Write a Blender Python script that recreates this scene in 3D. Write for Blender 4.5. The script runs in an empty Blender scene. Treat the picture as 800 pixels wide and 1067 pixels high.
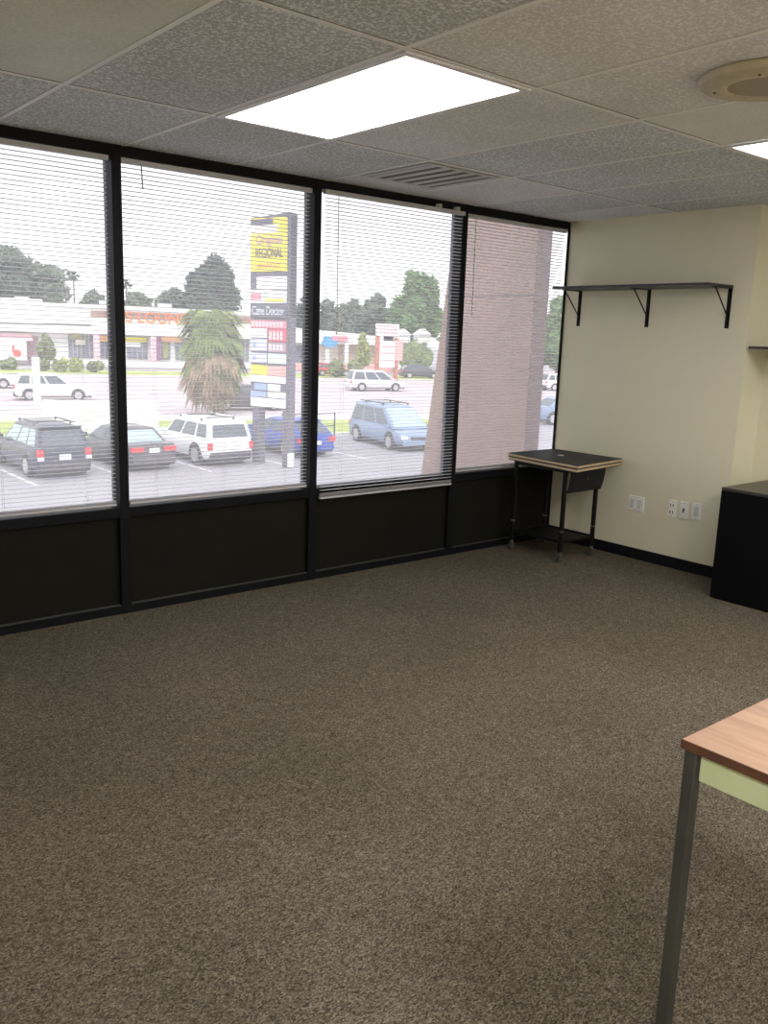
import bpy, bmesh, math, random
from mathutils import Vector, Matrix
random.seed(7)
PI = math.pi
sc = bpy.context.scene
COL = sc.collection
G0 = -3.0            # level of the parking lot below the office floor
CEIL = 2.387

# ------------------------------------------------------------------ materials
def nd(nt, t, **kw):
    n = nt.nodes.new(t)
    for k, v in kw.items():
        setattr(n, k, v)
    return n

def mat(name, col, rough=.6, metal=0., var=0., vscale=8., bump=0., bscale=60., spec=.5, emit=None, es=0.):
    """procedural principled material: colour with a little noise variation and optional bump"""
    m = bpy.data.materials.new(name); m.use_nodes = True
    nt = m.node_tree; b = nt.nodes['Principled BSDF']
    b.inputs['Roughness'].default_value = rough
    b.inputs['Metallic'].default_value = metal
    b.inputs['Specular IOR Level'].default_value = spec
    c = (*col, 1)
    b.inputs['Base Color'].default_value = c
    tc = nd(nt, 'ShaderNodeTexCoord')
    if var:
        no = nd(nt, 'ShaderNodeTexNoise'); no.inputs['Scale'].default_value = vscale; no.inputs['Detail'].default_value = 4
        nt.links.new(tc.outputs['Object'], no.inputs['Vector'])
        r = nd(nt, 'ShaderNodeValToRGB')
        r.color_ramp.elements[0].position = .3; r.color_ramp.elements[1].position = .7
        r.color_ramp.elements[0].color = (*[max(0, x * (1 - var)) for x in col], 1)
        r.color_ramp.elements[1].color = (*[min(1, x * (1 + var)) for x in col], 1)
        nt.links.new(no.outputs['Fac'], r.inputs['Fac'])
        nt.links.new(r.outputs['Color'], b.inputs['Base Color'])
    if bump:
        n2 = nd(nt, 'ShaderNodeTexNoise'); n2.inputs['Scale'].default_value = bscale
        nt.links.new(tc.outputs['Object'], n2.inputs['Vector'])
        bu = nd(nt, 'ShaderNodeBump'); bu.inputs['Strength'].default_value = bump; bu.inputs['Distance'].default_value = .01
        nt.links.new(n2.outputs['Fac'], bu.inputs['Height'])
        nt.links.new(bu.outputs['Normal'], b.inputs['Normal'])
    if emit:
        b.inputs['Emission Color'].default_value = (*emit, 1)
        b.inputs['Emission Strength'].default_value = es
    return m

def carpet_mat():
    m = bpy.data.materials.new('carpet'); m.use_nodes = True
    nt = m.node_tree; b = nt.nodes['Principled BSDF']; L = nt.links
    b.inputs['Roughness'].default_value = .95; b.inputs['Specular IOR Level'].default_value = .1
    tc = nd(nt, 'ShaderNodeTexCoord')
    mp = nd(nt, 'ShaderNodeMapping'); mp.inputs['Rotation'].default_value = (0, 0, .0); mp.inputs['Scale'].default_value = (1, 1.5, 1)
    L.new(tc.outputs['Object'], mp.inputs['Vector'])
    v = nd(nt, 'ShaderNodeTexVoronoi'); v.inputs['Scale'].default_value = 205; L.new(mp.outputs['Vector'], v.inputs['Vector'])
    sep = nd(nt, 'ShaderNodeSeparateColor'); L.new(v.outputs['Color'], sep.inputs['Color'])
    r = nd(nt, 'ShaderNodeValToRGB'); cr = r.color_ramp
    cr.elements[0].position = 0; cr.elements[0].color = (.040, .034, .027, 1)
    cr.elements[1].position = 1; cr.elements[1].color = (.27, .238, .192, 1)
    for p_, c_ in ((.2, (.082, .070, .056)), (.5, (.130, .111, .090)), (.82, (.190, .164, .133))):
        e = cr.elements.new(p_); e.color = (*c_, 1)
    L.new(sep.outputs['Red'], r.inputs['Fac'])
    big = nd(nt, 'ShaderNodeTexNoise'); big.inputs['Scale'].default_value = 1.3; big.inputs['Detail'].default_value = 3
    L.new(tc.outputs['Object'], big.inputs['Vector'])
    md = nd(nt, 'ShaderNodeTexNoise'); md.inputs['Scale'].default_value = 28; md.inputs['Detail'].default_value = 3
    L.new(tc.outputs['Object'], md.inputs['Vector'])
    r2 = nd(nt, 'ShaderNodeValToRGB'); r2.color_ramp.elements[0].position = .3; r2.color_ramp.elements[1].position = .7
    r2.color_ramp.elements[0].color = (.86, .86, .80, 1); r2.color_ramp.elements[1].color = (1.1, 1.06, 1.02, 1)
    L.new(big.outputs['Fac'], r2.inputs['Fac'])
    r3 = nd(nt, 'ShaderNodeValToRGB'); r3.color_ramp.elements[0].position = .3; r3.color_ramp.elements[1].position = .7
    r3.color_ramp.elements[0].color = (.87, .87, .87, 1); r3.color_ramp.elements[1].color = (1.1, 1.1, 1.1, 1)
    L.new(md.outputs['Fac'], r3.inputs['Fac'])
    m1 = nd(nt, 'ShaderNodeMix', data_type='RGBA', blend_type='MULTIPLY'); m1.inputs['Factor'].default_value = 1
    L.new(r.outputs['Color'], m1.inputs['A']); L.new(r2.outputs['Color'], m1.inputs['B'])
    m2 = nd(nt, 'ShaderNodeMix', data_type='RGBA', blend_type='MULTIPLY'); m2.inputs['Factor'].default_value = 1
    L.new(m1.outputs['Result'], m2.inputs['A']); L.new(r3.outputs['Color'], m2.inputs['B'])
    L.new(m2.outputs['Result'], b.inputs['Base Color'])
    bu = nd(nt, 'ShaderNodeBump'); bu.inputs['Strength'].default_value = .6; bu.inputs['Distance'].default_value = .004; bu.invert = True
    L.new(v.outputs['Distance'], bu.inputs['Height']); L.new(bu.outputs['Normal'], b.inputs['Normal'])
    return m

def tile_mat(name, base, dark, amount):
    """acoustic ceiling tile with fissured speckles"""
    m = bpy.data.materials.new(name); m.use_nodes = True
    nt = m.node_tree; b = nt.nodes['Principled BSDF']; L = nt.links
    b.inputs['Roughness'].default_value = .9; b.inputs['Specular IOR Level'].default_value = .15
    tc = nd(nt, 'ShaderNodeTexCoord')
    n = nd(nt, 'ShaderNodeTexNoise'); n.inputs['Scale'].default_value = 75; n.inputs['Detail'].default_value = 2.5; n.inputs['Distortion'].default_value = .8
    L.new(tc.outputs['Object'], n.inputs['Vector'])
    r = nd(nt, 'ShaderNodeValToRGB'); r.color_ramp.elements[0].position = .54 - amount; r.color_ramp.elements[1].position = .60 - amount * .5
    r.color_ramp.elements[0].color = (*dark, 1); r.color_ramp.elements[1].color = (*base, 1)
    L.new(n.outputs['Fac'], r.inputs['Fac'])
    big = nd(nt, 'ShaderNodeTexNoise'); big.inputs['Scale'].default_value = 2.2
    L.new(tc.outputs['Object'], big.inputs['Vector'])
    r2 = nd(nt, 'ShaderNodeValToRGB'); r2.color_ramp.elements[0].position = .3; r2.color_ramp.elements[1].position = .7
    r2.color_ramp.elements[0].color = (.92, .91, .89, 1); r2.color_ramp.elements[1].color = (1.04, 1.04, 1.05, 1)
    L.new(big.outputs['Fac'], r2.inputs['Fac'])
    mx = nd(nt, 'ShaderNodeMix', data_type='RGBA', blend_type='MULTIPLY'); mx.inputs['Factor'].default_value = 1
    L.new(r.outputs['Color'], mx.inputs['A']); L.new(r2.outputs['Color'], mx.inputs['B'])
    L.new(mx.outputs['Result'], b.inputs['Base Color'])
    return m

def wood_mat():
    m = bpy.data.materials.new('wood_laminate'); m.use_nodes = True
    nt = m.node_tree; b = nt.nodes['Principled BSDF']; L = nt.links
    b.inputs['Roughness'].default_value = .42
    tc = nd(nt, 'ShaderNodeTexCoord')
    mp = nd(nt, 'ShaderNodeMapping'); mp.inputs['Scale'].default_value = (14, 1.2, 4)
    L.new(tc.outputs['Object'], mp.inputs['Vector'])
    n = nd(nt, 'ShaderNodeTexNoise'); n.inputs['Scale'].default_value = 2.2; n.inputs['Detail'].default_value = 6; n.inputs['Distortion'].default_value = .9
    L.new(mp.outputs['Vector'], n.inputs['Vector'])
    r = nd(nt, 'ShaderNodeValToRGB'); r.color_ramp.elements[0].position = .3; r.color_ramp.elements[1].position = .72
    r.color_ramp.elements[0].color = (.34, .195, .13, 1); r.color_ramp.elements[1].color = (.49, .315, .225, 1)
    L.new(n.outputs['Fac'], r.inputs['Fac']); L.new(r.outputs['Color'], b.inputs['Base Color'])
    return m

def glass_mat(name, tint=(1, 1, 1), refl=.06, veil=.10):
    m = bpy.data.materials.new(name); m.use_nodes = True
    nt = m.node_tree; L = nt.links
    nt.nodes.remove(nt.nodes['Principled BSDF'])
    out = nt.nodes['Material Output']
    t = nd(nt, 'ShaderNodeBsdfTransparent'); t.inputs['Color'].default_value = (*tint, 1)
    g = nd(nt, 'ShaderNodeBsdfGlossy'); g.inputs['Roughness'].default_value = .02
    mx = nd(nt, 'ShaderNodeMixShader'); mx.inputs['Fac'].default_value = refl
    tl = nd(nt, 'ShaderNodeBsdfTranslucent'); tl.inputs['Color'].default_value = (.95, .95, 1, 1)   # milky layer mixed in to imitate the glare haze of the bright outdoors
    m2 = nd(nt, 'ShaderNodeMixShader'); m2.inputs['Fac'].default_value = veil
    L.new(t.outputs[0], m2.inputs[1]); L.new(tl.outputs[0], m2.inputs[2])
    L.new(m2.outputs[0], mx.inputs[1]); L.new(g.outputs[0], mx.inputs[2]); L.new(mx.outputs[0], out.inputs['Surface'])
    return m

def slat_mat():
    m = bpy.data.materials.new('blind_slat'); m.use_nodes = True
    nt = m.node_tree; b = nt.nodes['Principled BSDF']; L = nt.links
    b.inputs['Base Color'].default_value = (.74, .73, .76, 1); b.inputs['Roughness'].default_value = .45
    tr = nd(nt, 'ShaderNodeBsdfTranslucent'); tr.inputs['Color'].default_value = (.8, .78, .8, 1)
    mx = nd(nt, 'ShaderNodeMixShader'); mx.inputs['Fac'].default_value = .12
    L.new(b.outputs[0], mx.inputs[1]); L.new(tr.outputs[0], mx.inputs[2])
    L.new(mx.outputs[0], nt.nodes['Material Output'].inputs['Surface'])
    return m

M = {}
M['carpet'] = carpet_mat()
M['tile_a'] = tile_mat('tile_speckled', (.83, .86, .90), (.50, .52, .54), .05)
M['tile_b'] = tile_mat('tile_plain', (.80, .81, .80), (.73, .74, .73), .05)
M['tile_c'] = tile_mat('tile_fine', (.86, .88, .90), (.67, .68, .69), .04)
M['tbar'] = mat('ceiling_grid_bar', (.80, .80, .79), .5)
M['seam'] = mat('seam_dark', (.10, .095, .085), .8)
M['wall'] = mat('wall_paint', (.70, .665, .52), .75, var=.03, vscale=1.5, bump=.12, bscale=180)
M['black'] = mat('black_frame_paint', (.0045, .005, .008), .55, var=.2, vscale=5, spec=.15)
M['panel'] = mat('spandrel_panel', (.0070, .0074, .0055), .7, var=.15, vscale=3, spec=.15)
M['basebd'] = mat('black_vinyl_base', (.006, .006, .009), .6, spec=.2)
M['glass'] = glass_mat('window_glass', (1, 1, 1), .03)
M['slat'] = slat_mat()
M['rail'] = mat('blind_rail', (.50, .50, .54), .45)
M['cord'] = mat('blind_cord', (.5, .5, .5), .8)
M['wand'] = mat('blind_wand', (.55, .55, .56), .3)
M['wood'] = wood_mat()
M['woodedge'] = mat('dark_wood_edge', (.11, .048, .03), .5, var=.25, vscale=20)
M['palegreen'] = mat('pale_green_metal', (.60, .67, .43), .5, var=.04, vscale=10)
M['legmetal'] = mat('dark_grey_metal', (.075, .078, .074), .42, metal=.35, var=.12, vscale=12)
M['blacklam'] = mat('black_laminate', (.011, .012, .015), .55, var=.25, vscale=12, spec=.25)
M['tan'] = mat('tan_edge_core', (.55, .43, .29), .7, var=.12, vscale=30)
M['blackmetal'] = mat('black_metal', (.005, .005, .006), .5, spec=.25)
M['chrome'] = mat('castor_metal', (.11, .105, .10), .45, metal=.4)
M['rubber'] = mat('castor_rubber', (.05, .048, .045), .6)
M['white_pl'] = mat('white_plastic', (.80, .79, .77), .35)
M['slotdark'] = mat('outlet_slot', (.10, .09, .12), .6)
M['greypl'] = mat('grey_plastic_insert', (.58, .60, .58), .4)
M['cabinet'] = mat('black_cabinet', (.0025, .0025, .0035), .6, var=.2, vscale=4, spec=.1)
M['cabtop'] = mat('black_cabinet_top', (.04, .037, .032), .35, var=.15, vscale=6)
M['shelf'] = mat('dark_shelf_board', (.018, .018, .02), .4, var=.2, vscale=8)
M['diffuser'] = mat('light_diffuser', (.9, .9, .9), .5, emit=(1, .985, .96), es=6.2)
M['ltframe'] = mat('light_frame', (.72, .72, .72), .4)
M['beige'] = mat('beige_speaker', (.52, .47, .35), .5, var=.1, vscale=30)
M['beige2'] = mat('beige_speaker_mesh', (.36, .31, .23), .7, var=.1, vscale=120)
M['vent'] = mat('vent_metal', (.50, .49, .46), .5)
M['ventdark'] = mat('vent_dark_brown', (.13, .115, .095), .8)
# outside
M['asphalt'] = mat('parking_asphalt', (.355, .345, .38), .9, var=.10, vscale=.35)
M['plaza'] = mat('far_plaza_pavement', (.42, .40, .42), .9, var=.1, vscale=.1)
M['road'] = mat('road_pavement', (.56, .475, .49), .9, var=.05, vscale=.12)
M['paintline'] = mat('lane_paint', (.72, .71, .74), .8)
M['grass'] = mat('grass', (.40, .47, .13), .95, var=.22, vscale=.9)
M['kerb'] = mat('kerb_concrete', (.72, .70, .70), .9, var=.08, vscale=1)
M['concwhite'] = mat('white_board', (.93, .94, 1.0), .8)
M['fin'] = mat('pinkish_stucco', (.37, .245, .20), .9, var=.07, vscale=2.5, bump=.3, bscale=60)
M['find'] = mat('shaded_stucco', (.23, .155, .145), .9, var=.08, vscale=3, bump=.3, bscale=60)  # darker stucco copy, shade of the building-facing side put into its colour
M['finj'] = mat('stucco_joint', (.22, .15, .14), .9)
M['tyre'] = mat('tyre', (.05, .05, .055), .8)
M['rim'] = mat('wheel_rim', (.55, .55, .57), .35, metal=.4)
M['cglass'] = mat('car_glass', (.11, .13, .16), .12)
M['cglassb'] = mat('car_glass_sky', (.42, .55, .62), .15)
M['taill'] = mat('tail_light', (.75, .05, .06), .25)
M['headl'] = mat('head_light', (.85, .87, .9), .2)
M['trimblk'] = mat('car_black_trim', (.07, .065, .075), .6)
M['p_dark'] = mat('paint_dark_blue', (.060, .062, .095), .3)
M['p_char'] = mat('paint_charcoal', (.10, .095, .11), .3)
M['p_white'] = mat('paint_white', (.88, .88, .90), .3)
M['p_blue'] = mat('paint_blue', (.035, .085, .42), .3)
M['p_van'] = mat('paint_grey_blue', (.26, .35, .50), .3)
M['p_silver'] = mat('paint_silver', (.68, .67, .70), .35)
M['p_red'] = mat('paint_red', (.6, .06, .05), .3)
M['plate'] = mat('number_plate', (.92, .92, .95), .5)
M['bwhite'] = mat('building_white', (.90, .89, .88), .9, var=.03, vscale=.5)
M['bcream'] = mat('building_cream', (.85, .80, .70), .9)
M['btan'] = mat('building_tan', (.60, .48, .38), .9)
M['bbrown'] = mat('fascia_brown', (.33, .20, .17), .9)
M['bgrey'] = mat('roof_grey', (.50, .50, .53), .9)
M['bpink'] = mat('shop_pink', (.85, .55, .62), .8)
M['bpurple'] = mat('shop_purple', (.30, .13, .26), .8)
M['byellow'] = mat('sign_yellow', (.90, .78, .08), .7)
M['bamber'] = mat('sign_amber', (.88, .50, .22), .7)
M['bshop'] = mat('shop_glass', (.19, .21, .27), .3, var=.4, vscale=.8)
M['bred'] = mat('letter_red', (.86, .10, .07), .7)
M['borange'] = mat('letter_orange', (.90, .20, .07), .7)
M['bblue'] = mat('sign_blue', (.10, .38, .75), .7)
M['brick'] = mat('sign_brick', (.50, .20, .13), .9, var=.2, vscale=3)
M['sgrey'] = mat('sign_post_grey', (.155, .145, .185), .7)
M['swhite'] = mat('sign_white', (.90, .90, .92), .6)
M['slilac'] = mat('sign_lilac', (.66, .66, .84), .6)
M['spink'] = mat('sign_pink', (.85, .30, .36), .6)
M['sred'] = mat('sign_red', (.74, .10, .17), .6)
M['ssalmon'] = mat('sign_salmon', (.85, .45, .42), .6)
M['smauve'] = mat('sign_mauve', (.50, .32, .36), .6)
M['sgreen'] = mat('sign_pale_green', (.72, .86, .76), .6)
M['sdark'] = mat('sign_dark', (.13, .13, .18), .6)
M['sblue'] = mat('sign_blue_grey', (.35, .45, .66), .6)
M['sorange'] = mat('sign_orange', (.88, .40, .10), .6)
M['textdark'] = mat('sign_text_dark', (.10, .09, .12), .6)
M['textgrey'] = mat('sign_text_grey', (.66, .67, .72), .6)
def leafmat(n, c, v=.35, s=.8):
    return mat(n, c, .9, var=v, vscale=s, spec=.1)
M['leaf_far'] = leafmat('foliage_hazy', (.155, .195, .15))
M['leaf_dark'] = leafmat('foliage_dark', (.085, .125, .095))
M['leaf_green'] = leafmat('foliage_bright', (.16, .27, .10))
M['leaf_bush'] = leafmat('foliage_bush', (.34, .38, .13), s=2)
M['leaf_olive'] = leafmat('foliage_olive', (.22, .26, .12), s=2)
M['frond'] = leafmat('palm_frond', (.20, .25, .085), .35, 2.5)
M['deadfrond'] = leafmat('dead_palm_frond', (.33, .235, .17), .35, 2.5)
M['bark'] = mat('bark', (.17, .12, .09), .9, var=.3, vscale=5)

# ------------------------------------------------------------------ mesh helpers
class MB:
    def __init__(s): s.v = []; s.f = []; s.mi = []
    def add(s, vs, fs, mi=0):
        o = len(s.v); s.v += [tuple(v) for v in vs]
        s.f += [[i + o for i in f] for f in fs]; s.mi += [mi] * len(fs)
        return s
    def box(s, x0, x1, y0, y1, z0, z1, mi=0, mx=None):
        vs = [Vector((x, y, z)) for x in (x0, x1) for y in (y0, y1) for z in (z0, z1)]
        if mx: vs = [mx @ v for v in vs]
        return s.add(vs, [(0, 1, 3, 2), (4, 6, 7, 5), (0, 4, 5, 1), (2, 3, 7, 6), (0, 2, 6, 4), (1, 5, 7, 3)], mi)
    def quad(s, a, b, c, d, mi=0): return s.add([a, b, c, d], [(0, 1, 2, 3)], mi)
    def prism(s, poly, axis, a, b, mi=0):
        """extrude a 2D polygon along axis ('x','y','z')"""
        def P(p, t): return {'x': (t, p[0], p[1]), 'y': (p[0], t, p[1]), 'z': (p[0], p[1], t)}[axis]
        n = len(poly)
        vs = [P(p, a) for p in poly] + [P(p, b) for p in poly]
        return s.add(vs, [list(range(n))[::-1], list(range(n, 2 * n))] + [(i, (i + 1) % n, n + (i + 1) % n, n + i) for i in range(n)], mi)
    def tube(s, a, b, r, r2=None, n=12, mi=0):
        a, b = Vector(a), Vector(b); r2 = r if r2 is None else r2
        d = (b - a).normalized(); u = d.orthogonal().normalized(); w = d.cross(u)
        A = [a + (u * math.cos(t) + w * math.sin(t)) * r for t in [2 * PI * i / n for i in range(n)]]
        B = [b + (u * math.cos(t) + w * math.sin(t)) * r2 for t in [2 * PI * i / n for i in range(n)]]
        return s.add(A + B, [list(range(n))[::-1], list(range(n, 2 * n))] + [(i, (i + 1) % n, n + (i + 1) % n, n + i) for i in range(n)], mi)
    def lathe(s, prof, c=(0, 0, 0), n=40, mi=0):
        """prof: list of (r, z)"""
        vs = []; fs = []
        for r, z in prof:
            for i in range(n):
                t = 2 * PI * i / n; vs.append((c[0] + r * math.cos(t), c[1] + r * math.sin(t), c[2] + z))
        for k in range(len(prof) - 1):
            for i in range(n):
                j = (i + 1) % n; fs.append((k * n + i, k * n + j, (k + 1) * n + j, (k + 1) * n + i))
        return s.add(vs, fs, mi)
    def build(s, name, mats, parent=None, bevel=0., smooth=None, seg=2):
        me = bpy.data.meshes.new(name); me.from_pydata(s.v, [], s.f)
        if not isinstance(mats, (list, tuple)): mats = [mats]
        for m in mats: me.materials.append(m)
        for p, i in zip(me.polygons, s.mi): p.material_index = i
        bm = bmesh.new(); bm.from_mesh(me); bmesh.ops.recalc_face_normals(bm, faces=bm.faces); bm.to_mesh(me); bm.free()
        if smooth:
            for p in me.polygons: p.use_smooth = True
            me.set_sharp_from_angle(angle=math.radians(smooth))
        o = bpy.data.objects.new(name, me); COL.objects.link(o)
        if parent: o.parent = parent
        if bevel:
            b = o.modifiers.new('bevel', 'BEVEL'); b.width = bevel; b.segments = seg; b.limit_method = 'ANGLE'
        return o

def thing(name, label, cat, loc=(0, 0, 0), rz=0, group=None):
    o = bpy.data.objects.new(name, None); COL.objects.link(o)
    o.empty_display_size = .1
    o.location = loc; o.rotation_euler = (0, 0, rz)
    return tag(o, label, cat, group)
def tag(o, label, cat, group=None):
    o['label'] = label; o['category'] = cat
    if group: o['group'] = group
    return o
def struct(o, label=None, cat=None):
    o['kind'] = 'structure'
    if label: o['label'] = label
    if cat: o['category'] = cat
    return o
def text_mesh(name, body, size, mt, parent, mx, width=None, extrude=.02, align='CENTER'):
    cu = bpy.data.curves.new(name, 'FONT'); cu.body = body; cu.size = size; cu.extrude = extrude
    cu.align_x = align; cu.align_y = 'CENTER'; cu.offset = size * .012
    tmp = bpy.data.objects.new(name, cu); COL.objects.link(tmp)
    bpy.context.view_layer.update()
    me = bpy.data.meshes.new_from_object(tmp.evaluated_get(bpy.context.evaluated_depsgraph_get()))
    bpy.data.objects.remove(tmp); bpy.data.curves.remove(cu)
    if width:
        xs = [v.co.x for v in me.vertices]; k = width / (max(xs) - min(xs))
        for v in me.vertices: v.co.x *= k
    me.transform(mx); me.materials.clear(); me.materials.append(mt); me.name = name
    for p in me.polygons: p.material_index = 0
    o = bpy.data.objects.new(name, me); COL.objects.link(o)
    if parent: o.parent = parent
    return o

# ------------------------------------------------------------------ room shell
XL, YB, XR, JOG = -7.1, -6.4, .27, -1.471
MX = [-.0, -1.063, -2.255, -3.463, -4.665]      # right edges of the mullions
MW = .05
FD = .105                                          # depth of the window frame

fl = MB().box(XL, 0, YB, 0, -.25, 0).box(0, XR, YB, JOG, -.25, 0).build('floor', M['carpet']); struct(fl, 'brown flecked loop pile carpet covering the office floor', 'floor')

GX, GY = -3.449, -2.113
xs = [GX + .61 * i for i in range(-6, 7)]
ys = [GY + 1.22 * j for j in range(-4, 2)]
def clip(a, lo, hi): return max(lo, min(hi, a))
cb = MB(); cells = set()
LIGHTS = {(6, 4), (9, 3), (6, 2), (9, 1)}
xs_all = [XL] + [x for x in xs if XL < x < XR] + [XR]
ys_all = [YB] + [y for y in ys if YB < y < 0] + [0]
rnd = random.Random(4)
for i in range(len(xs_all) - 1):
    for j in range(len(ys_all) - 1):
        x0, x1, y0, y1 = xs_all[i], xs_all[i + 1], ys_all[j], ys_all[j + 1]
        k = rnd.choice([0, 0, 0, 2, 2, 1])
        xc, yc = (x0 + x1) / 2, (y0 + y1) / 2
        if -4.1 < xc < -3.45 and yc > -2.11: k = 0
        if -4.7 < xc < -4.06 and -2.11 < yc < -.9: k = 1
        if -2.84 < xc < -2.2 and -3.3 < yc < -2.1: k = 2
        if -3.45 < xc < -2.84 and -3.3 < yc < -2.1: k = 2
        cb.box(x0, x1, y0, y1, CEIL, CEIL + .02, mi=k)
cl = cb.build('ceiling', [M['tile_a'], M['tile_b'], M['tile_c']]); struct(cl, 'grey speckled acoustic ceiling tiles in a grid', 'ceiling')
tb = MB()
for x in xs_all[1:-1]:
    tb.box(x - .011, x + .011, YB, 0, CEIL - .003, CEIL - .0005, 0)
    tb.box(x + .011, x + .0145, YB, 0, CEIL - .0015, CEIL - .0004, 1)
for y in ys_all[1:-1]:
    tb.box(XL, XR, y - .011, y + .011, CEIL - .0035, CEIL - .0008, 0)
    tb.box(XL, XR, y - .0145, y - .011, CEIL - .0015, CEIL - .0004, 1)
struct(tb.build('trim_1', [M['tbar'], M['seam']]), 'thin metal grid bars between the ceiling tiles', 'ceiling grid')

struct(MB().box(0, .15, JOG, 0, -.25, CEIL).build('wall_right', M['wall']), 'cream painted side wall beside the windows', 'wall')
struct(MB().box(.15, XR + .15, JOG, JOG + .15, -.25, CEIL).build('wall_return', M['wall']), 'cream return of the wall beside the black cabinet', 'wall')
struct(MB().box(XR, XR + .15, YB, JOG, -.25, CEIL).build('wall_recess', M['wall']), 'cream recessed wall behind the black cabinet', 'wall')
struct(MB().box(XL - .15, XR + .15, YB - .15, YB, -.25, CEIL).build('wall_back', M['wall']), 'cream wall behind the viewer', 'wall')
struct(MB().box(XL - .15, XL, YB, FD, -.25, CEIL).build('wall_left', M['wall']), 'cream wall far left', 'wall')
struct(MB().box(XL, MX[4] - MW, 0.0, FD, -.25, CEIL).build('wall_front', M['wall']), 'cream wall left of the windows', 'wall')
# spandrel below the windows
struct(MB().box(MX[4] - MW, .15, .025, FD, -.35, .56).build('wall_window', M['panel']), 'dark olive spandrel panels under the windows', 'wall')
# roof slab seen only from outside
struct(MB().box(XL - .3, XR + .3, YB - .3, .3, CEIL + .06, CEIL + .3).build('roof', M['bgrey']), 'flat roof slab above the office', 'roof')
# frame bars
struct(MB().box(MX[4] - MW, 0, -.005, FD, CEIL - .05, CEIL - .0).box(0, .15, .001, FD, CEIL - .05, CEIL).build('trim_2', M['black'], bevel=.003), 'black header bar above the windows', 'window header')
struct(MB().box(MX[4] - MW, 0, -.003, FD, .527, .581).box(0, .15, .001, FD, .527, .581).build('trim_3', M['black'], bevel=.003), 'black sill bar along the foot of the windows', 'window sill')
b_ = MB().box(MX[4] - MW, 0, -.004, .03, 0, .045).box(MX[4] - MW, 0, -.002, .024, .047, .05, mi=1)
struct(b_.build('baseboard_window', [M['black'], M['legmetal']], bevel=.002), 'black floor bar under the spandrel panels', 'baseboard')
lab = ['black jamb where the window meets the cream wall', 'black mullion left of the rightmost window', 'black mullion between the second and third windows',
       'black mullion between the first and second windows', 'black mullion at the far left of the window row']
for i, x in enumerate(MX):
    w = .014 if i == 0 else MW
    m_ = MB().box(x - w, x, -.006, FD if i else .012, .0, CEIL - .02)
    if i: m_.box(x - w - .006, x, -.008, .02, .0, .53)
    struct(m_.build('trim_%d' % (4 + i), M['black'], bevel=.003), lab[i], 'mullion')
struct(MB().box(-.012, 0, JOG, -.0, 0, .078).box(-.012, XR, JOG - .012, JOG, 0, .078).build('baseboard_right', M['basebd'], bevel=.003), 'black vinyl baseboard along the cream wall', 'baseboard')
struct(MB().box(XR - .012, XR, YB, JOG - .012, 0, .078).build('baseboard_recess', M['basebd'], bevel=.003), 'black vinyl baseboard of the recess', 'baseboard')
wlab = ['rightmost window pane looking onto the pinkish stucco fin', 'window pane third from left, grey van outside', 'window pane second from left, pylon sign outside', 'leftmost window pane, dark SUV outside']
for i in range(4):
    x1 = MX[i] - (.014 if i == 0 else MW); x0 = MX[i + 1]
    struct(MB().box(x0, x1 + (.15 if i == 0 else 0), .070, .074, .58, CEIL - .05).build('window_%d' % (4 - i), M['glass']), wlab[i], 'window')

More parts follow.
